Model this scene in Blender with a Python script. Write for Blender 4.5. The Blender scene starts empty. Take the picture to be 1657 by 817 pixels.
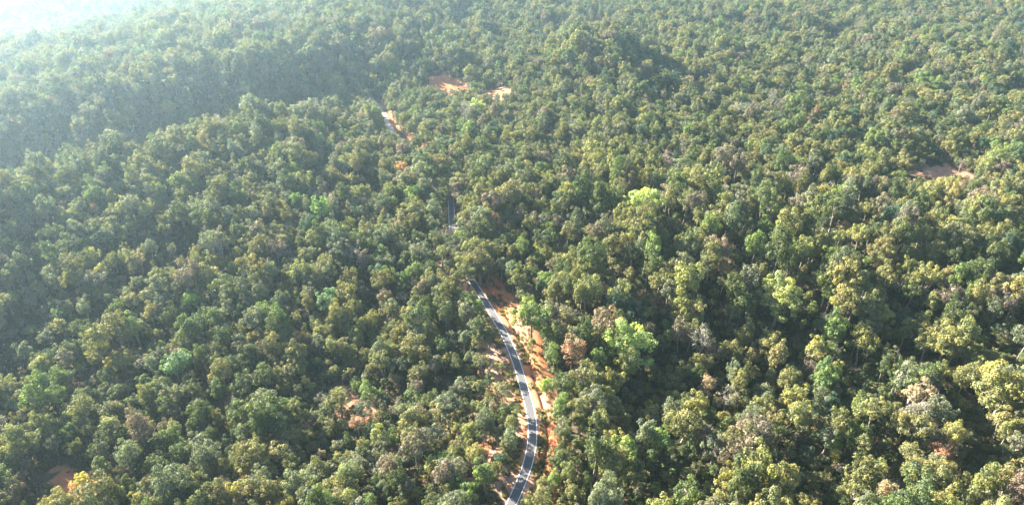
import bpy, math, random
import numpy as np
from mathutils import Vector

R = math.radians
rng = np.random.default_rng(11)
random.seed(11)
scene = bpy.context.scene
col = scene.collection

# ------------------------------------------------------------------ camera
CAM_H = 150.0
PITCH = R(30.4)
F = 1120.0 / 1657.0                       # focal length over frame width
cam_d = bpy.data.cameras.new('camera')
cam = bpy.data.objects.new('camera', cam_d); col.objects.link(cam)
cam.location = (0, 0, CAM_H)
cam.rotation_euler = (R(90) - PITCH, 0, 0)
cam_d.sensor_width = 36; cam_d.lens = 36 * F
cam_d.clip_start = 1; cam_d.clip_end = 30000
scene.camera = cam

# ------------------------------------------------------------------ light
SUN_EL, SUN_AZ = 25.0, -53.0              # azimuth clockwise from the view direction
world = bpy.data.worlds.new('World'); scene.world = world; world.use_nodes = True
nt = world.node_tree
sky = nt.nodes.new('ShaderNodeTexSky'); sky.sky_type = 'NISHITA'; sky.sun_disc = False
sky.sun_elevation = R(SUN_EL); sky.sun_rotation = R(SUN_AZ)
sky.dust_density = 0.6; sky.ozone_density = 2.0
bg = nt.nodes['Background']; bg.inputs[1].default_value = 0.05
nt.links.new(sky.outputs[0], bg.inputs[0])
sun_d = bpy.data.lights.new('sun', 'SUN'); sun_d.energy = 5.0; sun_d.angle = R(0.5)
sun_d.color = (1.0, 0.92, 0.79)
sun = bpy.data.objects.new('sun', sun_d); col.objects.link(sun)
sd = Vector((math.sin(R(SUN_AZ)) * math.cos(R(SUN_EL)), math.cos(R(SUN_AZ)) * math.cos(R(SUN_EL)), math.sin(R(SUN_EL))))
sun.rotation_euler = sd.to_track_quat('Z', 'Y').to_euler()
sun.location = (-300, 200, 400)

vs = scene.view_settings
vs.view_transform = 'Standard'; vs.look = 'None'; vs.gamma = 1; vs.use_curve_mapping = False
vs.exposure = 3.15
HAZE_DENSITY, HAZE_G, HAZE_COLOR = 0.00024, 0.82, (0.60, 0.84, 1.0)

cy = scene.cycles
cy.max_bounces = 5; cy.diffuse_bounces = 3; cy.transmission_bounces = 3
cy.glossy_bounces = 1; cy.volume_bounces = 1; cy.transparent_max_bounces = 4
cy.use_denoising = True
cy.caustics_reflective = False; cy.caustics_refractive = False

# ------------------------------------------------------------------ helpers
def tag(o, label=None, cat=None, group=None, kind=None):
    if label: o['label'] = label
    if cat: o['category'] = cat
    if group: o['group'] = group
    if kind: o['kind'] = kind
    return o

def make_mesh(name, verts, faces, face_attrs=None, mats=None, mat_idx=None, smooth=None):
    """faces: (n,4) or (n,3) int array, or list of lists"""
    me = bpy.data.meshes.new(name)
    verts = np.asarray(verts, np.float32)
    if isinstance(faces, list):
        me.from_pydata([tuple(v) for v in verts.tolist()], [], faces)
    else:
        n, k = faces.shape
        me.vertices.add(len(verts)); me.vertices.foreach_set('co', verts.ravel())
        me.loops.add(n * k); me.loops.foreach_set('vertex_index', faces.astype(np.int32).ravel())
        me.polygons.add(n)
        me.polygons.foreach_set('loop_start', np.arange(0, n * k, k, dtype=np.int32))
        me.polygons.foreach_set('loop_total', np.full(n, k, np.int32))
        me.update(calc_edges=True)
    if mats:
        for m in mats: me.materials.append(m)
    if mat_idx is not None:
        me.polygons.foreach_set('material_index', np.asarray(mat_idx, np.int32))
    if smooth is not None:
        me.polygons.foreach_set('use_smooth', np.broadcast_to(np.asarray(smooth, bool), (len(me.polygons),)).copy())
    for k, a in (face_attrs or {}).items():
        at = me.attributes.new(k, 'FLOAT', 'FACE'); at.data.foreach_set('value', np.asarray(a, np.float32))
    me.update(); me.validate()
    return me

def link(name, me, parent=None):
    o = bpy.data.objects.new(name, me); col.objects.link(o)
    if parent: o.parent = parent
    return o

def sstep(a, b, x):
    t = np.clip((x - a) / (b - a), 0, 1); return t * t * (3 - 2 * t)

class Waves:
    """smooth pseudo-noise as a sum of plane waves, roughly in -1..1"""
    def __init__(self, seed, scale, n=14):
        r = np.random.default_rng(seed)
        a = r.uniform(0, 2 * np.pi, n); k = 2 * np.pi / scale * r.uniform(0.6, 1.7, n)
        self.kx, self.ky, self.p = k * np.cos(a), k * np.sin(a), r.uniform(0, 6.28, n)
        self.s = 1.0 / math.sqrt(n / 2) / 1.6
    def __call__(self, x, y):
        x = np.asarray(x, float); y = np.asarray(y, float)
        out = np.zeros(np.broadcast(x, y).shape)
        for kx, ky, p in zip(self.kx, self.ky, self.p): out += np.sin(kx * x + ky * y + p)
        return out * self.s

# ------------------------------------------------------------------ terrain height
w_big, w_mid = Waves(3, 260), Waves(4, 90)
def gauss(x, y, cx, cy, sx, sy, a=0.0):
    c, s = math.cos(a), math.sin(a)
    dx, dy = x - cx, y - cy
    u, v = c * dx + s * dy, -s * dx + c * dy
    return np.exp(-0.5 * ((u / sx) ** 2 + (v / sy) ** 2))

def ridge_y(x):                            # line of the near ridge on the left
    return 288 + 0.83 * (x + 230) + 7 * np.sin(x / 31.0)
def h0(x, y):
    x = np.asarray(x, float); y = np.asarray(y, float)
    z = 3.2 * w_big(x, y) + 1.1 * w_mid(x, y)
    d = (y - ridge_y(x)) * .77
    fade = 1 - sstep(-150, -62, x)
    front = np.exp(-0.5 * (np.minimum(d, 0) / 62) ** 2)
    back = 1 - sstep(2, 44, d)
    prof = np.where(d < 0, front, back) * 17
    valley = -17 * np.exp(-0.5 * ((d - 52) / 22) ** 2)
    far = 21 * sstep(58, 126, d) * (1 - sstep(-190, -70, x - .25 * (y - 420))) * (1 - sstep(900, 1500, y))
    z = z + fade * (prof + valley) + far
    z = z + 29 * gauss(x, y, 66, 520, 31, 38)            # wooded knoll
    z = z - 8 * gauss(x, y, 122, 535, 22, 44)
    z = z - 62 * gauss(x, y, -590, 850, 200, 225)  # basin added so far-left sight lines cross more haze and glow whiter
    z = z - 7 * gauss(x, y, 95, 195, 60, 22, 0.35)       # gully in the lower part
    z = z + 7 * gauss(x, y, 150, 232, 70, 24, 0.2)
    z = z - 6 * gauss(x, y, -42, 190, 26, 60)
    z = z * (1 - sstep(1500, 2600, np.hypot(x, y)))
    return z

fw = np.array([0, math.cos(PITCH), -math.sin(PITCH)])
dn = np.array([0, -math.sin(PITCH), -math.cos(PITCH)])
def ray(px, py):
    return fw + dn * ((py - 408.5) / 1120.0) + np.array([(px - 828.5) / 1120.0, 0, 0])
def ground_at(px, py, lift=0.0):
    """the point of the terrain (raised by lift) met by the ray of the photograph's pixel"""
    d = ray(px, py); t = np.arange(60, 2500, 1.0)
    p = np.array([0, 0, CAM_H])[None] + t[:, None] * d[None]
    below = p[:, 2] < h0(p[:, 0], p[:, 1]) + lift
    i = int(np.argmax(below)) if below.any() else len(t) - 1
    return p[i, 0], p[i, 1]
def to_pixel(x, y, z):
    q = np.stack([np.asarray(x, float), np.asarray(y, float), np.asarray(z, float) - CAM_H], -1)
    zc = q @ fw
    return 828.5 + 1120 * q[..., 0] / zc, 408.5 + 1120 * (q @ dn) / zc, zc

# ------------------------------------------------------------------ road centreline
road_px = [(812, 850), (827, 817), (845.5, 778.6), (856.8, 752.6), (861.6, 726.6), (864, 698.5), (861.8, 672.5), (856.4, 650.8),
           (851, 640), (841.6, 603), (830.8, 570), (820.2, 548), (809, 526), (794, 504), (784, 487), (774, 470),
           (760, 452), (748, 434), (739, 415), (734.4, 395.7), (731, 367), (730.5, 350), (731, 334), (728, 312), (719, 290),
           (704, 268), (676, 245), (650, 229), (635, 216), (626, 199), (619, 183.5), (608, 166), (593, 154)]
pts = np.array([ground_at(*p) for p in road_px])
pts = np.vstack([[pts[0] + (pts[0] - pts[1]) * 2.2], pts, [pts[-1] + (pts[-1] - pts[-2]) * .5]])
def resample(p, step):
    s = np.r_[0, np.cumsum(np.hypot(*np.diff(p, axis=0).T))]
    n = int(s[-1] / step); t = np.linspace(0, s[-1], n)
    return np.stack([np.interp(t, s, p[:, 0]), np.interp(t, s, p[:, 1])], 1)
road = resample(pts, 2.0)
ker = np.exp(-0.5 * (np.arange(-9, 10) / 3.6) ** 2); ker /= ker.sum()
pad = np.pad(road, ((9, 9), (0, 0)), mode='edge')
road = np.stack([np.convolve(pad[:, i], ker, 'valid') for i in (0, 1)], 1)[3:-3]
tan = np.gradient(road, axis=0); tan /= np.linalg.norm(tan, axis=1)[:, None]
nrm = np.stack([tan[:, 1], -tan[:, 0]], 1)          # points to the road's right (+x side)
rz = h0(road[:, 0], road[:, 1])
rz = np.convolve(np.pad(rz, 9, mode='edge'), ker, 'valid')
n_paved = int(np.argmin(np.abs(road[:, 1] - ground_at(690, 257)[1])))     # asphalt is replaced by a track past here

def road_dist(x, y):
    x = np.asarray(x, float).ravel(); y = np.asarray(y, float).ravel()
    d = np.full(x.shape, 1e9); sgn = np.zeros(x.shape); idx = np.zeros(x.shape, int)
    for i in range(0, len(road), 400):
        r_ = road[i:i + 400]
        for a in range(0, len(x), 20000):
            dx = x[a:a + 20000, None] - r_[None, :, 0]; dy = y[a:a + 20000, None] - r_[None, :, 1]
            q = dx * dx + dy * dy; j = q.argmin(1); m = np.sqrt(q[np.arange(len(j)), j])
            b = m < d[a:a + 20000]
            d[a:a + 20000] = np.where(b, m, d[a:a + 20000]); idx[a:a + 20000] = np.where(b, j + i, idx[a:a + 20000])
    sgn = np.sign((x - road[idx, 0]) * nrm[idx, 0] + (y - road[idx, 1]) * nrm[idx, 1])
    return d, sgn, idx

# open patches of bare soil: pixel centre, half width (m), half depth (m), how bare 0..1, how red 0..1
clear_px = [(715, 137, 17, 19, 1.0, 1.0), (735, 146, 12, 12, 1.0, 1.0), (800, 154, 13, 18, .9, .7), (826, 178, 12, 20, .5, .2),
            (968, 39, 14, 14, .75, .5), (985, 42, 9, 12, .6, .6), (1525, 284, 19, 13, 1.0, .35), (1490, 300, 11, 7, .6, .4),
            (1655, 150, 10, 10, .8, .7), (120, 786, 7, 7, 1.0, 1.0), (112, 812, 7, 6, 1.0, 1.0), (105, 770, 6, 5, .8, .9), (170, 770, 6, 5, .8, .7),
            (805, 487, 6, 8, 1.0, 1.0), (845, 552, 5, 7, 1.0, 1.0), (880, 640, 4, 12, 1.0, 1.0), (720, 268, 6, 6, .65, .9),
            (590, 670, 13, 7, .55, .4), (730, 770, 11, 11, .5, .35), (800, 590, 6, 20, .5, .3), (560, 640, 8, 6, .5, .6), (1170, 432, 5, 5, .6, .8),
            (720, 700, 9, 10, .5, .35), (790, 740, 5, 6, .6, .8)]
clears = []
for px, py, a, b, bare, red in clear_px:
    cx, cy_ = ground_at(px, py); clears.append((cx, cy_, a, b, bare, red))
w_edge, w_soil = Waves(8, 9), Waves(9, 45)
def clear_mask(x, y):
    m = np.zeros(np.shape(x)); rd = np.zeros(np.shape(x))
    for cx, cy_, a, b, bare, red in clears:
        q = np.sqrt(((x - cx) / a) ** 2 + ((y - cy_) / b) ** 2) + 0.30 * w_edge(x, y) + .3 * w_edge(2.3 * y, 1.9 * x)
        v = (1 - sstep(.65, 1.15, q))
        m = np.maximum(m, v * bare); rd = np.maximum(rd, v * red)
    return m, rd

# ------------------------------------------------------------------ materials
def new_mat(name):
    m = bpy.data.materials.new(name); m.use_nodes = True
    return m, m.node_tree, m.node_tree.nodes['Principled BSDF']
def N(nt, typ, **kw):
    n = nt.nodes.new(typ)
    for k, v in kw.items(): setattr(n, k, v)
    return n
def noise(nt, scale, detail=4, rough=.6, vec=None, dist=0):
    n = N(nt, 'ShaderNodeTexNoise'); n.inputs['Scale'].default_value = scale
    n.inputs['Detail'].default_value = detail; n.inputs['Roughness'].default_value = rough
    n.inputs['Distortion'].default_value = dist
    if vec: nt.links.new(vec, n.inputs['Vector'])
    return n
def ramp(nt, src, a, b, c0=(0, 0, 0, 1), c1=(1, 1, 1, 1)):
    n = N(nt, 'ShaderNodeValToRGB'); e = n.color_ramp.elements
    e[0].position, e[1].position = a, b; e[0].color, e[1].color = c0, c1
    nt.links.new(src, n.inputs[0]); return n
def mix(nt, fac, a, b, mode='MIX'):
    n = N(nt, 'ShaderNodeMix', data_type='RGBA', blend_type=mode)
    for sock, v in ((n.inputs[0], fac), (n.inputs[6], a), (n.inputs[7], b)):
        if hasattr(v, 'is_linked'): nt.links.new(v, sock)
        elif sock.type == 'VALUE': sock.default_value = v
        else: sock.default_value = (*v, 1) if len(v) == 3 else v
    return n.outputs[2]
def math_n(nt, op, a, b=None):
    n = N(nt, 'ShaderNodeMath', operation=op)
    for i, v in enumerate((a, b)):
        if v is None: continue
        if hasattr(v, 'is_linked'): nt.links.new(v, n.inputs[i])
        else: n.inputs[i].default_value = v
    return n.outputs[0]

def leaf_material(name, thin=0.28):
    m, nt, p = new_mat(name)
    t = N(nt, 'ShaderNodeAttribute', attribute_type='INSTANCER', attribute_name='tint')
    v = N(nt, 'ShaderNodeAttribute', attribute_type='GEOMETRY', attribute_name='leafvar')
    lo = N(nt, 'ShaderNodeAttribute', attribute_type='GEOMETRY', attribute_name='lobevar')
    hsv = N(nt, 'ShaderNodeHueSaturation')
    nt.links.new(t.outputs['Color'], hsv.inputs['Color'])
    val = math_n(nt, 'ADD', math_n(nt, 'ADD', math_n(nt, 'MULTIPLY', v.outputs['Fac'], .55), math_n(nt, 'MULTIPLY', lo.outputs['Fac'], .55)), .50)
    nt.links.new(val, hsv.inputs['Value'])
    hue = math_n(nt, 'ADD', math_n(nt, 'MULTIPLY', lo.outputs['Fac'], -.042), .522)
    nt.links.new(hue, hsv.inputs['Hue'])
    sat = math_n(nt, 'ADD', math_n(nt, 'MULTIPLY', lo.outputs['Fac'], .30), .74)
    nt.links.new(sat, hsv.inputs['Saturation'])
    nt.links.new(hsv.outputs[0], p.inputs['Base Color'])
    p.inputs['Roughness'].default_value = .65; p.inputs['Specular IOR Level'].default_value = .15
    tr = N(nt, 'ShaderNodeBsdfTranslucent')
    c2 = mix(nt, 1.0, hsv.outputs[0], (1.25, 1.35, .55), 'MULTIPLY')
    nt.links.new(c2, tr.inputs['Color'])
    ms = N(nt, 'ShaderNodeMixShader'); ms.inputs[0].default_value = thin
    nt.links.new(p.outputs[0], ms.inputs[1]); nt.links.new(tr.outputs[0], ms.inputs[2])
    nt.links.new(ms.outputs[0], nt.nodes['Material Output'].inputs['Surface'])
    return m
M_leaf = leaf_material('leaves')

M_bark, nt_, p_ = new_mat('bark')
tc = N(nt_, 'ShaderNodeTexCoord'); n1 = noise(nt_, 2.2, 5, .7, tc.outputs['Object'])
oi = N(nt_, 'ShaderNodeObjectInfo')
nt_.links.new(mix(nt_, n1.outputs['Fac'], (.11, .085, .065), (.34, .29, .24)), p_.inputs['Base Color'])
p_.inputs['Roughness'].default_value = .9

M_ground, nt_, p_ = new_mat('forest_floor')
geo = N(nt_, 'ShaderNodeNewGeometry'); P = geo.outputs['Position']
a_c = N(nt_, 'ShaderNodeAttribute', attribute_name='bare'); a_r = N(nt_, 'ShaderNodeAttribute', attribute_name='red')
nA, nB, nC, nD = noise(nt_, .035, 6, .6, P), noise(nt_, .35, 6, .65, P), noise(nt_, 2.0, 5, .7, P), noise(nt_, .12, 5, .6, P, .6)
litter = mix(nt_, ramp(nt_, nB.outputs['Fac'], .35, .65).outputs[0], (.060, .048, .032), (.11, .085, .05))
litter = mix(nt_, ramp(nt_, nA.outputs['Fac'], .5, .68).outputs[0], litter, (.075, .08, .035))
litter = mix(nt_, ramp(nt_, nC.outputs['Fac'], .55, .7).outputs[0], litter, (.16, .105, .06))
soil = mix(nt_, ramp(nt_, nD.outputs['Fac'], .35, .7).outputs[0], (.36, .115, .045), (.48, .19, .080))
soil = mix(nt_, ramp(nt_, nC.outputs['Fac'], .5, .8).outputs[0], soil, (.30, .13, .07))
pale = mix(nt_, ramp(nt_, nB.outputs['Fac'], .3, .7).outputs[0], (.20, .125, .09), (.42, .27, .195))
soil = mix(nt_, a_r.outputs['Fac'], pale, soil)
brk = math_n(nt_, 'ADD', a_c.outputs['Fac'], math_n(nt_, 'MULTIPLY', math_n(nt_, 'SUBTRACT', nB.outputs['Fac'], .5), .9))
nt_.links.new(mix(nt_, ramp(nt_, brk, .36, .62).outputs[0], litter, soil), p_.inputs['Base Color'])
p_.inputs['Roughness'].default_value = .95; p_.inputs['Specular IOR Level'].default_value = .1
bmp = N(nt_, 'ShaderNodeBump'); bmp.inputs['Strength'].default_value = .6; bmp.inputs['Distance'].default_value = .25
nt_.links.new(nC.outputs['Fac'], bmp.inputs['Height']); nt_.links.new(bmp.outputs[0], p_.inputs['Normal'])

M_asphalt, nt_, p_ = new_mat('asphalt')
geo = N(nt_, 'ShaderNodeNewGeometry'); P = geo.outputs['Position']
nB, nC = noise(nt_, .25, 6, .7, P), noise(nt_, 6, 4, .7, P)
ac = N(nt_, 'ShaderNodeAttribute', attribute_name='across')
base = mix(nt_, nB.outputs['Fac'], (.066, .065, .068), (.100, .097, .097))
base = mix(nt_, ramp(nt_, nC.outputs['Fac'], .5, .75).outputs[0], base, (.125, .12, .118))
dust = math_n(nt_, 'MULTIPLY', ramp(nt_, ac.outputs['Fac'], .72, 1.0).outputs[0], ramp(nt_, nB.outputs['Fac'], .4, .6).outputs[0])
base = mix(nt_, dust, base, (.27, .17, .12))
trk = N(nt_, 'ShaderNodeMath', operation='PINGPONG'); nt_.links.new(ac.outputs['Fac'], trk.inputs[0]); trk.inputs[1].default_value = .46
tr2 = math_n(nt_, 'MULTIPLY', ramp(nt_, trk.outputs[0], .26, .46).outputs[0], .5)
base = mix(nt_, tr2, base, (.115, .108, .105))
nP = noise(nt_, .06, 3, .5, P)
base = mix(nt_, ramp(nt_, nP.outputs['Fac'], .52, .56).outputs[0], base, (.078, .075, .078))
nt_.links.new(base, p_.inputs['Base Color']); p_.inputs['Roughness'].default_value = .9

M_paint, nt_, p_ = new_mat('road_paint')
geo = N(nt_, 'ShaderNodeNewGeometry'); nB = noise(nt_, 1.2, 5, .7, geo.outputs['Position'])
nt_.links.new(mix(nt_, ramp(nt_, nB.outputs['Fac'], .52, .7).outputs[0], (.82, .81, .79), (.62, .59, .55)), p_.inputs['Base Color'])
p_.inputs['Roughness'].default_value = .7

# ------------------------------------------------------------------ ground sheet
def axis(lo, hi, step, far, grow):
    a = list(np.arange(lo, hi + .01, step)); s = step
    while a[-1] < far: s *= grow; a.append(a[-1] + s)
    s = step
    while a[0] > -far: s *= grow; a.insert(0, a[0] - s)
    return np.array(a)
gx, gy = axis(-600, 600, 3.0, 9000, 1.22), axis(60, 940, 3.0, 9000, 1.22)
X, Y = np.meshgrid(gx, gy); xf, yf = X.ravel(), Y.ravel()
Z = h0(xf, yf)
near_r = (np.abs(xf) < 260) & (yf > 60) & (yf < 900)
dR = np.full(xf.shape, 1e3); sR = np.zeros(xf.shape)
dd, ss, _ = road_dist(xf[near_r], yf[near_r]); dR[near_r] = dd; sR[near_r] = ss
Z -= 1.5 * (1 - sstep(9, 13, dR))
bare, red = clear_mask(xf, yf)
bare = np.maximum(bare, 0.35 * (1 - sstep(11, 17, dR)) * (w_soil(xf, yf) > -.5)); red = np.maximum(red, .45 * (1 - sstep(11, 18, dR)))
nx, ny = len(gx), len(gy)
ii = (np.arange(ny - 1)[:, None] * nx + np.arange(nx - 1)[None]).ravel()
me = make_mesh('ground', np.stack([xf, yf, Z], 1), np.stack([ii, ii + 1, ii + nx + 1, ii + nx], 1), mats=[M_ground], smooth=True)
def vattr(me, k, v):
    a = me.attributes.new(k, 'FLOAT', 'POINT'); a.data.foreach_set('value', np.asarray(v, np.float32))
vattr(me, 'bare', bare); vattr(me, 'red', red)
tag(link('ground', me), kind='structure')

# ------------------------------------------------------------------ road, verge with its ditch, edge lines
def strip(name, idx, offs, zfun, mats, parent=None, smooth=True):
    c, n_, z = road[idx], nrm[idx], rz[idx]
    off = offs if callable(offs) else (lambda k: np.asarray(offs))
    V = []
    for k in range(len(idx)):
        o = off(k)
        V.append(np.stack([c[k, 0] + n_[k, 0] * o, c[k, 1] + n_[k, 1] * o, np.zeros(len(o))], 1))
    V = np.array(V); m = V.shape[1]
    V[:, :, 2] = zfun(V[:, :, 0], V[:, :, 1], z[:, None], np.array([off(k) for k in range(len(idx))]))
    ii = (np.arange(len(idx) - 1)[:, None] * m + np.arange(m - 1)[None]).ravel()
    fc = np.stack([ii, ii + 1, ii + m + 1, ii + m], 1)[:, ::-1]
    return make_mesh(name, V.reshape(-1, 3), fc, mats=mats, smooth=smooth), V
def blend_z(x, y, z, o):
    return z + (h0(x, y) - z) * sstep(3.5, 10, np.abs(o))
w_v = Waves(21, 5)
def verge_z(x, y, z, o):
    b = blend_z(x, y, z, o)
    ditch = -0.75 * np.exp(-0.5 * ((o - 4.3) / .38) ** 2) - .22 * np.exp(-0.5 * ((o + 4.6) / .6) ** 2)
    bank = .38 * sstep(4.6, 6.2, o) * (1 - sstep(8, 12, o))
    edge = -1.1 * sstep(10.5, 13.5, np.abs(o))
    rough = .13 * w_v(x, y) * sstep(2.2, 4, np.abs(o))
    return b - .06 * sstep(1.6, 2.3, np.abs(o)) - .05 + ditch + bank + edge + rough
all_i = np.arange(len(road))
RW = 1.45                                   # half width of the paving
vo = np.r_[np.arange(-13.5, -5.9, 1.1), np.arange(-5.6, 3.9, .55), np.arange(4.1, 7.6, .22), np.arange(8, 13.6, 1.1)]
me, V = strip('verge', all_i, vo, verge_z, [M_ground])
oo = np.broadcast_to(vo, V.shape[:2]).ravel(); vx, vy = V[:, :, 0].ravel(), V[:, :, 1].ravel()
nv = w_edge(vx, vy); ns = w_soil(vx, vy); w_s2 = Waves(31, 14)
redness = np.clip(.62 + .55 * ns * 1 + .25 * nv + .3 * (oo > 3) - .35 * (oo < -3), 0.05, 1)
far_v = sstep(0, 30, vy - ground_at(774, 468)[1])
bareness = np.clip(.82 - .5 * sstep(6, 11, np.abs(oo)) + .55 * w_s2(vx, vy) + .2 * (oo > 3) - .12 * (oo < -3) - .35 * far_v, 0, 1)
bareness = np.maximum(bareness, clear_mask(vx, vy)[0])
vattr(me, 'red', redness); vattr(me, 'bare', bareness)
tag(link('verge', me), kind='structure')

pi = np.arange(0, n_paved)
ro = np.linspace(-RW, RW, 9)
me, V = strip('road', pi, ro, lambda x, y, z, o: z + .04 - .012 * np.abs(o), [M_asphalt])
vattr(me, 'across', np.broadcast_to(np.abs(ro) / RW, V.shape[:2]).ravel())
road_o = link('road', me); tag(road_o, kind='structure')
ml = []
for s in (-1, 1):
    me, _ = strip('edge_line', pi, np.array([s * (RW - .18) - .085, s * (RW - .18) + .085]),
                  lambda x, y, z, o: z + .052 - .012 * np.abs(o), [M_paint])
    o = link('edge_line', me, road_o)
ti = np.arange(n_paved - 1, len(road))
w_t = Waves(41, 6)
M_track, nt_, p_ = new_mat('dirt_track')
geo = N(nt_, 'ShaderNodeNewGeometry'); nB = noise(nt_, .5, 6, .7, geo.outputs['Position'])
nt_.links.new(mix(nt_, ramp(nt_, nB.outputs['Fac'], .3, .7).outputs[0], (.42, .31, .24), (.56, .45, .37)), p_.inputs['Base Color'])
p_.inputs['Roughness'].default_value = .95
me, _ = strip('dirt_track', ti, np.linspace(-1.7, 1.7, 5), lambda x, y, z, o: z + .05 - .03 * np.abs(o), [M_track])
tag(link('dirt_track', me), kind='structure')

# ------------------------------------------------------------------ tree prototypes
def quads(cen, nor, su, sv, r):
    n = len(cen)
    a = r.normal(size=(n, 3)); u = np.cross(nor, a); u /= np.linalg.norm(u, axis=1)[:, None] + 1e-9
    v = np.cross(nor, u)
    su = su[:, None] * u; sv = sv[:, None] * v
    bend = nor * (0.18 * np.linalg.norm(su, axis=1))[:, None]
    P = np.stack([cen - su - bend * .5, cen - sv * .8 + bend * .3, cen + su - bend * .5, cen + sv + bend * .3], 1)
    return P.reshape(-1, 3), np.arange(n * 4).reshape(n, 4)

def crown_mesh(name, seed, Rx, Rz, n_lobes, lobe_r, n_leaf, leaf, top_flat=0.0, gap=0.0, fill=.12, tall=False):
    """crown centred on the origin: lobes of leaf sprays around an uneven ellipsoid"""
    r = np.random.default_rng(seed)
    dirs = []
    while len(dirs) < n_lobes:
        d = r.normal(size=3); d /= np.linalg.norm(d)
        if d[2] < -.45: continue
        if any(np.dot(d, e) > .93 - .12 * gap for e in dirs) and r.random() < .8: continue
        dirs.append(d)
    C, Nn, U, LV, SV = [], [], [], [], []
    warp = r.uniform(.8, 1.2, 3)
    wts = []
    lob = []; ph = r.uniform(0, 6.28, 3)
    for d in dirs:
        az = math.atan2(d[1], d[0])
        k = r.uniform(.5, 1.0) * (1 + .24 * math.sin(2 * az + ph[0]) + .17 * math.sin(3 * az + ph[1]) + .13 * math.sin(4 * d[2] + ph[2]))
        c = d * np.array([Rx * warp[0], Rx * warp[1], Rz]) * k
        if c[2] > 0: c[2] *= 1 - top_flat * .5
        lr = lobe_r * r.uniform(.65, 1.35)
        lob.append((c, lr)); wts.append(lr ** 2)
    for q in range(max(2, n_lobes // 5)):          # a few in the middle, so that the crown is closed
        c = r.normal(size=3) * np.array([Rx, Rx, Rz]) * .28; lob.append((c, lobe_r * 1.2)); wts.append(lobe_r ** 2 * .7)
    wts = np.array(wts) / sum(wts)
    for (c, lr), w in zip(lob, wts):
        n = int(n_leaf * w)
        d = r.normal(size=(n * 2, 3)); d /= np.linalg.norm(d, axis=1)[:, None]
        out = c / (np.linalg.norm(c) + 1e-6)
        d = d[(d @ out > -.35) | (r.random(len(d)) < .15)][:n]
        squash = np.array([1, 1, .78])
        rad = lr * (1 - .45 * r.random(len(d)) ** 2.2) * (1 + .18 * np.sin(5 * d[:, 0] + seed) * np.sin(6 * d[:, 1]))
        C.append(c + d * rad[:, None] * squash)
        nn = d * 1.0 + r.normal(size=d.shape) * .38 + np.array([0, 0, .25]); nn /= np.linalg.norm(nn, axis=1)[:, None]
        Nn.append(nn); sz = leaf * r.uniform(.55, 1.35, len(d)); U.append(sz)
        LV.append(r.random(len(d))); SV.append(np.full(len(d), r.random()))
    C, Nn, U, LV, SV = map(np.concatenate, (C, Nn, U, LV, SV))
    P, Fc = quads(C, Nn, U, U * r.uniform(.5, .9, len(U)), r)
    return P, Fc, LV, SV

def tube(path, rad, sides=6):
    path = np.asarray(path, float); V = []; Fs = []
    for i, (p, q) in enumerate(zip(path, rad)):
        t = path[min(i + 1, len(path) - 1)] - path[max(i - 1, 0)]; t /= np.linalg.norm(t) + 1e-9
        a = np.cross(t, [0.31, .95, .1]); a /= np.linalg.norm(a) + 1e-9; b = np.cross(t, a)
        for k in range(sides):
            an = 2 * math.pi * k / sides; V.append(p + q * (math.cos(an) * a + math.sin(an) * b))
    for i in range(len(path) - 1):
        for k in range(sides):
            Fs.append([i * sides + k, i * sides + (k + 1) % sides, (i + 1) * sides + (k + 1) % sides, (i + 1) * sides + k])
    return np.array(V), np.array(Fs)

def trunk_mesh(seed, H, crown_c, Rx, Rz, r0=.28, limbs=7, twigs=0):
    """one continuous-looking trunk with limbs reaching into the crown; base at z=0"""
    r = np.random.default_rng(seed + 900)
    Vs, Fs, off = [], [], 0
    def add(path, rad, s=6):
        nonlocal off
        v, f = tube(path, rad, s); Vs.append(v); Fs.append(f + off); off += len(v)
    top = crown_c + Rz * .45; lean = r.normal(size=2) * .5
    k = 8; t = np.linspace(0, 1, k)
    wob = np.cumsum(r.normal(size=(k, 2)) * .12, 0)
    tp = np.stack([lean[0] * t ** 1.5 * 1.5 + wob[:, 0] * t, lean[1] * t ** 1.5 * 1.5 + wob[:, 1] * t, -.5 + t * (top + .5)], 1)
    add(tp, r0 * (1.35 - 1.15 * t) * np.where(t < .05, 1.35, 1), 8)
    def limb(a, b, ra, n=5):
        m = (a + b) / 2 + r.normal(size=3) * .3; m[2] -= .12 * np.linalg.norm(b - a)
        s = np.linspace(0, 1, n)[:, None]
        path = (1 - s) ** 2 * a + 2 * s * (1 - s) * m + s ** 2 * b
        add(path, ra * (1 - .8 * s[:, 0]), 5); return path
    for q in range(limbs):
        s = r.uniform(.42, .95); a = np.array([np.interp(s, t, tp[:, j]) for j in range(3)])
        an = q * 2.4 + r.uniform(-.4, .4); e = r.uniform(-.1, .8)
        b = np.array([math.cos(an) * Rx * .78, math.sin(an) * Rx * .78, crown_c + Rz * e * .8])
        path = limb(a, b, r0 * .45)
        for w in range(twigs):
            j = r.integers(1, 5); c = path[j] + r.normal(size=3) * np.array([.9, .9, .6]) * Rx * .3 + np.array([0, 0, Rz * .25])
            limb(path[j], c, r0 * .16, 4)
    return np.concatenate(Vs), np.concatenate(Fs)

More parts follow.
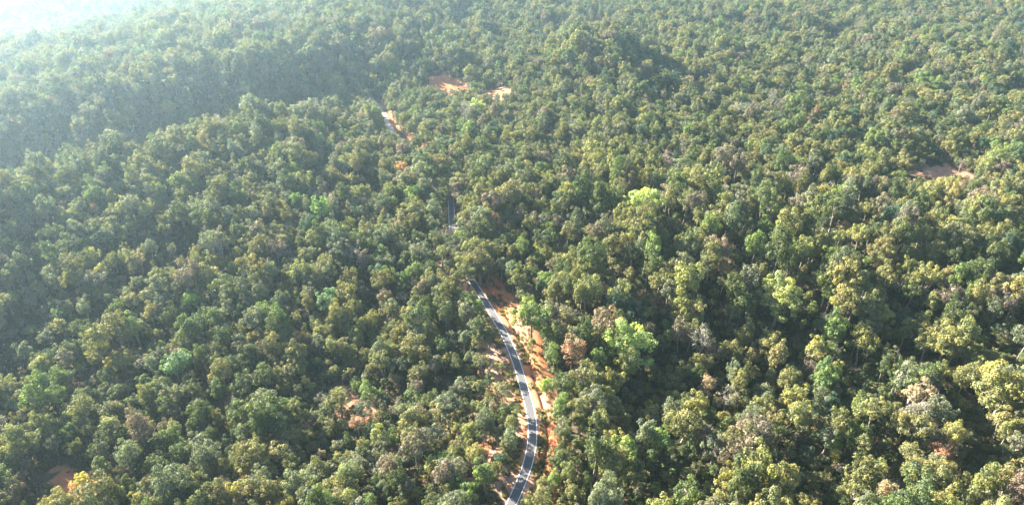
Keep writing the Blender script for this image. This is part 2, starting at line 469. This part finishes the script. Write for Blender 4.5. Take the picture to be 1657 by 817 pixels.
protos = []    # dicts: kind, crown mesh, trunk mesh, merged mesh, radius, height, centre
def add_proto(kind, seed, Rx, Rz, cc, n_lobes, lobe_r, n_leaf, leaf, limbs=6, twigs=0, r0=.26, **kw):
    P, Fc, LV, SV = crown_mesh('crown', seed, Rx, Rz, n_lobes, lobe_r, n_leaf, leaf, **kw)
    P = P + np.array([0, 0, cc])
    crown = make_mesh('crown_' + kind, P, Fc, {'leafvar': LV, 'lobevar': SV}, [M_leaf])
    TV, TF = trunk_mesh(seed, cc + Rz, cc, Rx, Rz, r0, limbs, twigs)
    trunk = make_mesh('trunk_' + kind, TV, TF, None, [M_bark], smooth=True)
    both = make_mesh('both_' + kind, np.vstack([P, TV]), np.vstack([Fc, TF + len(P)]),
                     {'leafvar': np.r_[LV, np.zeros(len(TF))], 'lobevar': np.r_[SV, np.zeros(len(TF))]},
                     [M_leaf, M_bark], np.r_[np.zeros(len(Fc)), np.ones(len(TF))])
    protos.append(dict(kind=kind, crown=crown, trunk=trunk, both=both, R=Rx, H=cc + Rz * .9, c=cc))
for s in range(4): add_proto('rounded', 10 + s, 3.6, 3.9, 7.4, 34 + 3 * s, 1.02, 3300, .23, gap=-.35)
for s in range(3): add_proto('tall', 20 + s, 2.8, 5.2, 8.0, 36, .92, 3200, .22, gap=-.35)
for s in range(3): add_proto('spreading', 30 + s, 4.4, 3.0, 8.8, 34, 1.0, 3200, .23, top_flat=.3, gap=-.2, limbs=9, twigs=1)
for s in range(3): add_proto('open', 40 + s, 3.6, 3.6, 8.0, 24, .8, 1900, .20, gap=.2, limbs=10, twigs=3, r0=.3)
for s in range(2): add_proto('twiggy', 50 + s, 3.4, 3.2, 8.0, 14, .9, 420, .18, gap=1.0, limbs=13, twigs=6, r0=.28)
for s in range(3): add_proto('giant', 60 + s, 7.0, 6.0, 9.6, 90, 1.25, 11500, .26, gap=-.7, limbs=14, twigs=2, r0=.34)
for s in range(2): add_proto('slender', 70 + s, 1.7, 4.2, 5.6, 16, .85, 1300, .20, r0=.16)
by_kind = {}
for i, p in enumerate(protos): by_kind.setdefault(p['kind'], []).append(i)

TINTS = {
    'dusty olive':   ((.168, .165, .058), .32),
    'dark green':    ((.082, .104, .036), .20),
    'grey green':    ((.145, .160, .092), .20),
    'yellowish olive': ((.190, .180, .055), .10),
    'fresh green':   ((.125, .170, .045), .08),
    'greyish brown': ((.175, .140, .100), .06),
    'bluish green':  ((.055, .095, .055), .03),
}
SPECIAL_TINTS = {'golden lime': (.27, .29, .075), 'lime green': (.35, .41, .10), 'bright yellow': (.44, .38, .05), 'orange': (.36, .22, .08), 'rusty brown': (.29, .165, .090),
                 'pale tan': (.30, .22, .125), 'pink': (.42, .14, .13), 'pale grey': (.34, .32, .27), 'golden olive': (.215, .205, .058),
                 'bright green': (.17, .27, .045), 'teal green': (.12, .20, .085)}

# ------------------------------------------------------------------ where the trees stand
# particular trees the photograph singles out: pixel of the crown's middle, crown width in pixels, tint, crown form, label
special = [
    (1012, 560, 98, 'lime green', 'giant', 'huge pale lime green crown, the brightest big tree uphill of the road bend'),
    (1040, 330, 66, 'lime green', 'giant', 'bright lime green broad crown standing alone amid dull trees high up the slope'),
    (1262, 485, 86, 'golden lime', 'giant', 'large yellowish lime crown level with the top of the visible road'),
    (1625, 635, 108, 'golden olive', 'giant', 'massive golden olive tree at the right edge, largest crown of all'),
    (1490, 640, 62, 'pale tan', 'open', 'pale tan open tree with its light trunk showing beside dark gaps'),
    (1395, 560, 46, 'golden olive', 'rounded', 'sunlit golden olive round crown above the deep dark gap'),
    (1318, 568, 36, 'golden olive', 'tall', 'small sunlit golden olive tall crown rising from the dark hollow'),
    (1145, 625, 36, 'pale tan', 'rounded', 'small pale tan round crown below the huge lime green tree'),
    (925, 572, 42, 'rusty brown', 'tall', 'rusty brown tall crown standing near the verge beside the road bend'),
    (1525, 732, 40, 'rusty brown', 'rounded', 'rusty brown round crown low in the green woods far from the road'),
    (1435, 800, 38, 'pale tan', 'rounded', 'pale tan dry crown cut by the bottom edge of the picture'),
    (1350, 718, 30, 'bright green', 'rounded', 'vivid green small crown with a yellow neighbour in the dark woods'),
    (1352, 738, 16, 'bright yellow', 'slender', 'slim bright yellow sapling beside a vivid green small crown'),
    (282, 590, 46, 'teal green', 'rounded', 'teal green ball-shaped crown amid dusty olive trees'),
    (182, 592, 26, 'bright yellow', 'rounded', 'bright yellow low crown uphill of a pale green patch'),
    (380, 800, 22, 'bright yellow', 'slender', 'small bright yellow upright tree touching the bottom edge'),
    (650, 272, 22, 'orange', 'rounded', 'small orange-yellow crown far off near the hidden stretch of road'),
    (150, 338, 20, 'orange', 'rounded', 'small orange crown far off on the sunlit side of the wooded slope'),
    (480, 548, 28, 'orange', 'open', 'orange dry tree midway between road and hazy corner'),
    (975, 470, 28, 'orange', 'open', 'tan orange thin crown uphill of the huge lime green tree'),
    (1172, 432, 30, 'orange', 'open', 'orange tan thin crown beside a golden olive giant'),
    (1365, 370, 26, 'pale tan', 'rounded', 'pale tan crown far up the slope above the golden giant'),
    (118, 625, 24, 'orange', 'open', 'orange leafed low tree beside the pale green cluster'),
    (134, 778, 34, 'bright yellow', 'open', 'yellow leafed tree leaning over the red bare soil patch'),
    (775, 172, 24, 'lime green', 'rounded', 'yellowish green crown far off below the red earth clearings'),
    (313, 487, 26, 'bright green', 'rounded', 'vivid green round crown half way up the wooded slope'),
    (530, 485, 46, 'teal green', 'spreading', 'pale teal spreading crown half way up beside dark trees'),
    (516, 340, 30, 'bright green', 'tall', 'soft vivid green tall crown near a second of its kind far up'),
    (480, 328, 24, 'bright green', 'tall', 'smaller vivid green tall crown just uphill of its soft green twin'),
    (612, 762, 34, 'pale grey', 'twiggy', 'pale leafless tree with white twigs over dark ground'),
    (640, 735, 24, 'pink', 'open', 'pinkish flowering small crown beside the leafless white tree'),
    (495, 690, 30, 'rusty brown', 'open', 'thin rusty crown on a long pale leaning trunk'),
    (578, 685, 34, 'rusty brown', 'open', 'rusty thin crown close to the brown bare ground'),
    (775, 497, 17, 'bright green', 'slender', 'slim pale green tree right where the road disappears'),
    (815, 632, 44, 'dusty olive', 'open', 'dusty olive tree overhanging the left edge line of the road'),
    (822, 668, 34, 'dark green', 'rounded', 'dark green crown in the shade of the tree overhanging the road'),
    (884, 626, 26, 'bright green', 'rounded', 'yellow-green roadside bush at the head of the red ditch bank'),
    (905, 745, 40, 'dark green', 'rounded', 'dark green crown beside the patch of orange earth at the road'),
    (880, 800, 56, 'dusty olive', 'giant', 'big dusty olive crown overlapping the lowest visible stretch of road'),
    (860, 512, 56, 'fresh green', 'rounded', 'fresh green full crown beside the orange soil at the road top'),
    (785, 770, 36, 'fresh green', 'tall', 'fresh green leaning crown above the brown bare ground by the road'),
    (1105, 690, 60, 'dusty olive', 'rounded', 'rounded dusty olive crown straight below the huge lime tree'),
    (560, 792, 46, 'dusty olive', 'rounded', 'dusty olive crown lit on one side at the bottom edge by bare ground'),
]
T = []       # every tree: x, y, proto, scale xy, scale z, rot, tint name, tint, special label
def add_tree(x, y, pi_, s, sz, rot, tn, tint, label=None):
    T.append([x, y, pi_, s, sz, rot, tn, tint, label])
for px, py, wpx, tn, form, label in special:
    q = random.Random(label); pi_ = q.choice(by_kind[form]); p = protos[pi_]
    x, y = ground_at(px, py, p['c'])
    for _ in range(2):
        zc = to_pixel(x, y, h0(x, y) + p['c'])[2]
        s = float(wpx * zc / 1120 / 2 / (p['R'] * 1.12)); sz = max(s, .5) if form != 'giant' else s
        x, y = ground_at(px, py, p['c'] * sz)
    base = SPECIAL_TINTS.get(tn) or TINTS[tn][0]
    add_tree(x, y, pi_, s, sz, q.uniform(0, 6.28), tn, base, label)
sp_xyR = np.array([(t[0], t[1], protos[t[2]]['R'] * t[3]) for t in T])

names = list(TINTS); wt = np.array([TINTS[n][1] for n in names]); wt /= wt.sum()
w_dens, w_tall, w_col, w_col2 = Waves(51, 55), Waves(52, 34), Waves(53, 60), Waves(54, 25)
SP = 4.35
targets = [(t[0], t[1], protos[t[2]]['R'] * t[3] * .8, protos[t[2]]['c'] * t[4] * .66) for t in T]
targets += [(c[0], c[1], c[2] * .8, .6) for c, q in zip(clears, clear_px) if (q[4] >= .7 and q[1] < 320) or q[1] > 780]
targets += [(road[k, 0], road[k, 1], 1.3, .1) for k in range(n_paved, len(road), 3) if ground_at(640, 222)[1] < road[k, 1] < ground_at(600, 160)[1]]
targets = np.array(targets)
open_c = np.array([(c[0], c[1], (c[2] + c[3]) / 2) for c, q in zip(clears, clear_px) if (q[4] >= .7 and q[1] < 320) or q[1] > 780])
sh = math.hypot(sd[0], sd[1])
def allowed_height(x, y, Rr):
    dy = targets[:, 1] - y
    m = (dy > 1) & (dy < 90) & (np.abs(x / y - targets[:, 0] / targets[:, 1]) * y < targets[:, 2] + Rr * .75)
    a = float((targets[m, 3] + dy[m] * CAM_H / targets[m, 1]).min()) if m.any() else 99.0
    dx, dy = x - open_c[:, 0], y - open_c[:, 1]                    # and none that would shade the open soil
    al, ac = dx * sd[0] / sh + dy * sd[1] / sh, np.abs(dx * sd[1] / sh - dy * sd[0] / sh)
    m = (al > 0) & (al < 40) & (ac < open_c[:, 2] * .9 + Rr)
    b = float((al[m] * sd[2] / sh + 1.5).min()) if m.any() else 99.0
    return min(a, b)
cand = []
yy = 70.0
row = 0
while yy < 1120:
    half = 130 + yy * .86
    xs = np.arange(-half, half, SP) + (row % 2) * SP * .5
    cand.append(np.stack([xs, np.full(xs.shape, yy)], 1)); yy += SP * .88; row += 1
cand = np.concatenate(cand); cand += rng.uniform(-.5, .5, cand.shape) * SP * .95
hid = [k for k in range(0, n_paved, 2) if ground_at(771, 466)[1] < road[k, 1] < ground_at(735, 398)[1] or road[k, 1] > ground_at(730, 330)[1]]
extra = np.concatenate([road[hid] + nrm[hid] * o for o in (-2.9, 2.9, 5.2)]) + rng.uniform(-.35, .35, (3 * len(hid), 2))
n_grid = len(cand); cand = np.concatenate([cand, extra])
dR, sR, iR = road_dist(cand[:, 0], cand[:, 1])
bare_c, _ = clear_mask(cand[:, 0], cand[:, 1])
dens, tall = w_dens(cand[:, 0], cand[:, 1]), w_tall(cand[:, 0], cand[:, 1])
colr, colr2 = w_col(cand[:, 0], cand[:, 1]), w_col2(cand[:, 0], cand[:, 1])
ry = road[iR, 1]
hollows = [(*ground_at(px, py), a, b) for px, py, a, b in ((1375, 650, 9, 13), (1520, 665, 8, 12), (1165, 720, 10, 9), (1420, 745, 9, 8),
           (1085, 650, 9, 10), (1230, 640, 8, 10), (1290, 660, 9, 9), (660, 640, 10, 14), (1100, 790, 9, 6), (740, 640, 8, 16), (520, 750, 10, 9),
           (1000, 690, 8, 8), (1440, 590, 8, 12), (1180, 560, 9, 12), (60, 560, 10, 12), (200, 650, 9, 8), (1590, 760, 7, 7), (560, 610, 9, 10))]
def hollow(x, y):
    return max(math.exp(-.5 * (((x - a) / c) ** 2 + ((y - b) / d) ** 2)) for a, b, c, d in hollows)
y_vis1 = ground_at(729, 325)[1]
y_hidden0, y_hidden1 = ground_at(740, 425)[1], ground_at(774, 471)[1]
for i, (x, y) in enumerate(cand):
    u = rng.random(8)
    if bare_c[i] > .35 + .5 * u[0]: continue
    if u[1] < .03 + .42 * sstep(.35, 1.0, dens[i]) * (dR[i] > 12): continue
    # size: an understorey with emergent trees over it
    big = u[2] + .25 * tall[i]
    s = .48 + .56 * max(0, min(1.2, big)) ** 2.0
    sz = s * (.98 + .34 * u[3])
    if x > 20 and y < 330:                                         # taller, more broken canopy on the lower right
        big = u[2] + .45 * tall[i]; sz *= .74 + .62 * (big > .66)
        s *= .9 + .22 * (big > .66)
    hl = hollow(x, y); s *= 1 - .26 * hl; sz *= 1 - .46 * hl
    kr = u[4]
    kind = 'rounded' if kr < .40 else 'tall' if kr < .60 else 'spreading' if kr < .76 else 'open' if kr < .93 else 'twiggy' if kr < .955 else 'slender'
    if s > .95 and u[5] < .12: kind = 'giant'; s *= .66; sz *= .66
    pi_ = by_kind[kind][int(u[6] * len(by_kind[kind]))]; p = protos[pi_]
    Rr = p['R'] * s
    # keep the road open
    vis = not (y_hidden1 - 6 < ry[i] < y_hidden0)
    near = ry[i] < y_hidden1
    if near: lim = 2.6 + Rr * .92 + (1.1 if sR[i] > 0 else .6) + 1.9 * max(0, w_edge(x, y))
    elif vis and ry[i] < y_vis1: lim = 1.5 + Rr * .36
    elif ry[i] > road[n_paved, 1]: lim = 1.9 + Rr * .85
    else: lim = 1.0 + Rr * .1
    if i >= n_grid:                                                # crowns closing over the road where the wood swallows it
        lim = 2.4; s = max(s, .62 + .3 * u[3]); sz = s
        if u[0] < .35: continue
    if dR[i] < lim: continue
    d2 = np.hypot(sp_xyR[:, 0] - x, sp_xyR[:, 1] - y)
    if (d2 < .62 * (sp_xyR[:, 2] + Rr) * np.where(np.abs(sp_xyR[:, 0] - x) < sp_xyR[:, 2], 1.0, .85)).any(): continue
    # only lower trees stand in front of the clearings, the track and the special trees
    f = allowed_height(x, y, Rr) / (p['H'] * sz)
    if f < 1:
        if f < .3: continue
        s *= max(f, .5); sz *= f
    # colour: patches of alike trees
    w = wt.copy()
    w[0] *= math.exp(.9 * colr[i]); w[3] *= math.exp(1.4 * colr[i]) * (1.8 if x > 30 and y < 320 else 1)
    w[1] *= math.exp(-.8 * colr[i]); w[4] *= math.exp(1.1 * colr2[i]); w[5] *= math.exp(-.9 * colr2[i])
    w[2] *= 1.6 if x < 0 else .7
    w /= w.sum(); tn = names[int(np.searchsorted(np.cumsum(w), u[7]).clip(0, len(names) - 1))]
    base = np.array(TINTS[tn][0]) * rng.uniform(.82, 1.22) * rng.uniform(.93, 1.07, 3)
    if rng.random() < .007:
        tn = ['golden olive', 'bright green', 'rusty brown', 'pale tan'][int(rng.random() * 4)]; base = np.array(SPECIAL_TINTS[tn]) * .8
    if kind == 'twiggy': tn, base = 'pale grey', np.array(SPECIAL_TINTS['pale grey']) * .75
    add_tree(float(x), float(y), pi_, float(s), float(sz), float(rng.uniform(0, 6.28)), tn, tuple(base))

# ------------------------------------------------------------------ the trees that show largest are things, the rest one forest
A = np.array([[t[0], t[1], protos[t[2]]['c'] * t[4], protos[t[2]]['R'] * t[3], protos[t[2]]['H'] * t[4]] for t in T])
gz = h0(A[:, 0], A[:, 1])
tpx, tpy, tzc = to_pixel(A[:, 0], A[:, 1], gz + A[:, 2])
rpx = A[:, 3] / tzc * 1120
inside = (tpx > 6) & (tpx < 1651) & (tpy > 0) & (tpy < 812)
score = np.where(inside, rpx * (A[:, 4] / 11) ** .8, -1)
n_sp = len(special)
score[:n_sp] = 1e6
order = np.argsort(-score)
single = set(order[:300].tolist())

FORM = {'rounded': 'rounded', 'tall': 'tall oval', 'spreading': 'flat spreading', 'open': 'loose open', 'twiggy': 'almost leafless', 'giant': 'very broad', 'slender': 'slender'}
ORD = ['first', 'second', 'third', 'fourth', 'fifth', 'sixth', 'seventh', 'eighth', 'ninth', 'tenth', 'eleventh', 'twelfth', 'thirteenth', 'fourteenth', 'fifteenth',
       'sixteenth', 'seventeenth', 'eighteenth', 'nineteenth', 'twentieth', 'twenty-first', 'twenty-second', 'twenty-third', 'twenty-fourth']
def band(py):
    for lim, n in ((560, 'above its top bend'), (620, 'by the orange bank'), (665, 'by its middle'), (705, 'by its bulge'),
                   (745, 'by its lower bend'), (785, 'near the bottom edge')):
        if py < lim: return n
    return 'touching the bottom edge'
cells = {}
for i in single:
    t = T[i]
    if t[8]: continue
    side = 'left' if tpx[i] < 845 else 'right'
    cells.setdefault((t[6], FORM[protos[t[2]]['kind']], side, band(tpy[i])), []).append(i)
for (tn, fm, side, bd), l in cells.items():
    l.sort(key=lambda i: abs(tpx[i] - 845))
    for k, i in enumerate(l):
        T[i][8] = f"{tn} {fm} crown, {ORD[min(k, 23)] if len(l) > 1 else 'only one'} {side} of the road, {bd}"

def place_tree(i):
    x, y, pi_, s, sz, rot, tn, tint, label = T[i]; p = protos[pi_]
    kind = {'slender': 'sapling', 'twiggy': 'bare_tree'}.get(p['kind'], 'tree')
    root = bpy.data.objects.new('tree', None); col.objects.link(root); root.empty_display_size = .5
    root.location = (x, y, float(h0(x, y))); root.rotation_euler = (0, 0, rot); root.scale = (s, s, sz)
    tag(root, label, 'tree', 'separate trees of the wooded slope')
    tr = link('trunk', p['trunk'], root); cr = link('crown', p['crown'], root)
    cr['tint'] = [float(c) for c in tint]
    return root
for i in sorted(single): place_tree(i)

# one geometry-node object each for the far wood and the undergrowth
def scatter(name, protos_me, P, rot, scl, pick, tint, label, cat):
    me = bpy.data.meshes.new(name); n = len(P)
    me.vertices.add(n); me.vertices.foreach_set('co', np.asarray(P, np.float32).ravel())
    for k, typ, a, f in (('rot', 'FLOAT_VECTOR', rot, 'vector'), ('scl', 'FLOAT_VECTOR', scl, 'vector'), ('pick', 'INT', pick, 'value')):
        at = me.attributes.new(k, typ, 'POINT'); at.data.foreach_set(f, np.asarray(a, np.int32 if typ == 'INT' else np.float32).ravel())
    at = me.attributes.new('tint', 'FLOAT_COLOR', 'POINT')
    at.data.foreach_set('color', np.c_[np.asarray(tint, np.float32), np.ones(n, np.float32)].ravel())
    o = link(name, me)
    g = bpy.data.node_groups.new(name, 'GeometryNodeTree')
    g.interface.new_socket('Geometry', in_out='INPUT', socket_type='NodeSocketGeometry')
    g.interface.new_socket('Geometry', in_out='OUTPUT', socket_type='NodeSocketGeometry')
    gi, go = g.nodes.new('NodeGroupInput'), g.nodes.new('NodeGroupOutput')
    mtp = g.nodes.new('GeometryNodeMeshToPoints')
    iop = g.nodes.new('GeometryNodeInstanceOnPoints'); jn = g.nodes.new('GeometryNodeJoinGeometry')
    for m in reversed(protos_me):
        src = bpy.data.objects.new('source', m)                    # never linked: only its mesh is used
        oi = g.nodes.new('GeometryNodeObjectInfo'); oi.inputs['Object'].default_value = src
        gti = g.nodes.new('GeometryNodeGeometryToInstance')
        g.links.new(oi.outputs['Geometry'], gti.inputs[0]); g.links.new(gti.outputs[0], jn.inputs[0])
    def att(nm, dt):
        a = g.nodes.new('GeometryNodeInputNamedAttribute'); a.data_type = dt; a.inputs[0].default_value = nm
        return a.outputs['Attribute']
    g.links.new(gi.outputs[0], mtp.inputs[0]); g.links.new(mtp.outputs[0], iop.inputs['Points'])
    g.links.new(jn.outputs[0], iop.inputs['Instance']); iop.inputs['Pick Instance'].default_value = True
    g.links.new(att('pick', 'INT'), iop.inputs['Instance Index'])
    g.links.new(att('rot', 'FLOAT_VECTOR'), iop.inputs['Rotation']); g.links.new(att('scl', 'FLOAT_VECTOR'), iop.inputs['Scale'])
    g.links.new(iop.outputs[0], go.inputs[0])
    md = o.modifiers.new('scatter', 'NODES'); md.node_group = g
    tag(o, label, cat, kind='stuff'); return o

rest = [i for i in range(len(T)) if i not in single]
P = [(T[i][0], T[i][1], float(gz[i])) for i in rest]
scatter('forest', [p['both'] for p in protos], P, [(0, 0, T[i][5]) for i in rest], [(T[i][3], T[i][3], T[i][4]) for i in rest],
        [T[i][2] for i in rest], [T[i][7] for i in rest], 'dense mixed woodland covering the slopes up into the haze', 'forest')

# undergrowth: low shrubs under and between the trees
bush = []
for s in range(4):
    r = np.random.default_rng(300 + s)
    Pb, Fb, LVb, SVb = crown_mesh('bush', 300 + s, 1.25, .8, 7, .5, 330, .15, gap=.5)
    Pb[:, 2] += .6
    bush.append(make_mesh('bush', Pb, Fb, {'leafvar': LVb, 'lobevar': SVb}, [M_leaf]))
nb = 34000
by = 90 + (700 - 90) * rng.random(nb) ** 1.25; bx = (rng.random(nb) * 2 - 1) * (110 + by * .82)
d_, s_, i_ = road_dist(bx, by); bc, _ = clear_mask(bx, by)
keep = (d_ > 3.6 + 3.5 * rng.random(nb)) & (bc < .3 + .75 * rng.random(nb)) & ~((s_ > 0) & (d_ < 6.2)) \
    & ((d_ > 12) | (rng.random(nb) < .8))
bx, by, d_ = bx[keep], by[keep], d_[keep]; nb = len(bx)
bz = h0(bx, by) - .3
bs = rng.uniform(.6, 2.3, nb) * np.where(d_ < 11, .42, 1) * (1 - .5 * (bc[keep] > .3))
bt = np.array([(.085, .105, .045), (.06, .09, .035), (.14, .12, .065), (.11, .14, .05), (.17, .12, .07)])[rng.choice(5, nb, p=[.3, .3, .15, .15, .1])]
bt = bt * rng.uniform(.6, 1.05, (nb, 1))
scatter('undergrowth', bush, np.stack([bx, by, bz], 1), np.stack([0 * bx, 0 * bx, rng.uniform(0, 6.28, nb)], 1), np.stack([bs, bs, bs * 1.1], 1),
        rng.integers(0, 4, nb), bt, 'low shrubs and saplings between the trees', 'undergrowth')

# grass tufts and low herbs on the verge and in the openings
tuft = []
for s in range(3):
    r = np.random.default_rng(400 + s); n = 46
    a = r.uniform(0, 6.28, n); lean = r.uniform(.1, .9, n); L = r.uniform(.25, .6, n); w = .05
    b = np.stack([np.cos(a) * r.uniform(0, .22, n), np.sin(a) * r.uniform(0, .22, n), np.zeros(n)], 1)
    tip = b + np.stack([np.cos(a) * lean * L, np.sin(a) * lean * L, L], 1)
    sd_ = np.stack([-np.sin(a), np.cos(a), np.zeros(n)], 1) * w
    midp = (b + tip) / 2 + np.array([0, 0, .08])
    V = np.stack([b - sd_, b + sd_, midp + sd_ * .8, tip, midp - sd_ * .8], 1).reshape(-1, 3)
    tuft.append(make_mesh('tuft', V, np.arange(n * 5).reshape(n, 5), {'leafvar': r.random(n), 'lobevar': r.random(n)}, [M_leaf]))
k_ = rng.integers(3, len(road) - 2, 11000); off = rng.normal(size=11000) * 5.0
off = np.where(np.abs(off) < 2.0, np.sign(off) * rng.uniform(2.0, 4.0, 11000), off)
tx = road[k_, 0] + nrm[k_, 0] * off + rng.uniform(-1, 1, 11000); ty = road[k_, 1] + nrm[k_, 1] * off + rng.uniform(-1, 1, 11000)
td, ts, ti_ = road_dist(tx, ty); kp = (td > 1.95) & (td < 12) & (ty < 420) & (w_s2(tx, ty) + .7 * w_v(tx, ty) < rng.uniform(-1.1, .5, 11000))
tx, ty, td, ts, ti_ = tx[kp], ty[kp], td[kp], ts[kp], ti_[kp]
tz = verge_z(tx, ty, rz[ti_], td * ts) - .02
tb = np.array([(.30, .24, .12), (.20, .19, .08), (.11, .13, .05), (.34, .28, .17)])[rng.choice(4, len(tx), p=[.3, .3, .25, .15])] * rng.uniform(.8, 1.2, (len(tx), 1))
tsc = rng.uniform(.6, 1.7, len(tx))
scatter('grass', tuft, np.stack([tx, ty, tz], 1), np.stack([0 * tx, 0 * tx, rng.uniform(0, 6.28, len(tx))], 1), np.stack([tsc, tsc, tsc], 1),
        rng.integers(0, 3, len(tx)), tb, 'dry grass tufts along the road verge', 'grass')

# ------------------------------------------------------------------ haze
X0, X1, Y0, Y1, Z0, Z1 = -12000, 12000, -12000, 12000, float(Z.min()) - 1.5, CAM_H + 6
hv = [(x, y, z) for x in (X0, X1) for y in (Y0, Y1) for z in (Z0, Z1)]
hf = [[0, 1, 3, 2], [4, 6, 7, 5], [0, 4, 5, 1], [2, 3, 7, 6], [0, 2, 6, 4], [1, 5, 7, 3]]
M_haze = bpy.data.materials.new('haze'); M_haze.use_nodes = True
nt_ = M_haze.node_tree; nt_.nodes.remove(nt_.nodes['Principled BSDF'])
pv = nt_.nodes.new('ShaderNodeVolumePrincipled')
pv.inputs['Density'].default_value = HAZE_DENSITY; pv.inputs['Anisotropy'].default_value = HAZE_G
pv.inputs['Color'].default_value = (*HAZE_COLOR, 1)
nt_.links.new(pv.outputs[0], nt_.nodes['Material Output'].inputs['Volume'])
hz = link('haze', make_mesh('haze', hv, hf, mats=[M_haze]))
tag(hz, 'pale blue haze over the wooded slopes', 'haze', kind='stuff')
print('TREES', len(T), 'single', len(single), 'min', rpx[list(single)].min(), 'paved', n_paved, len(road), 'gz', gz.max())
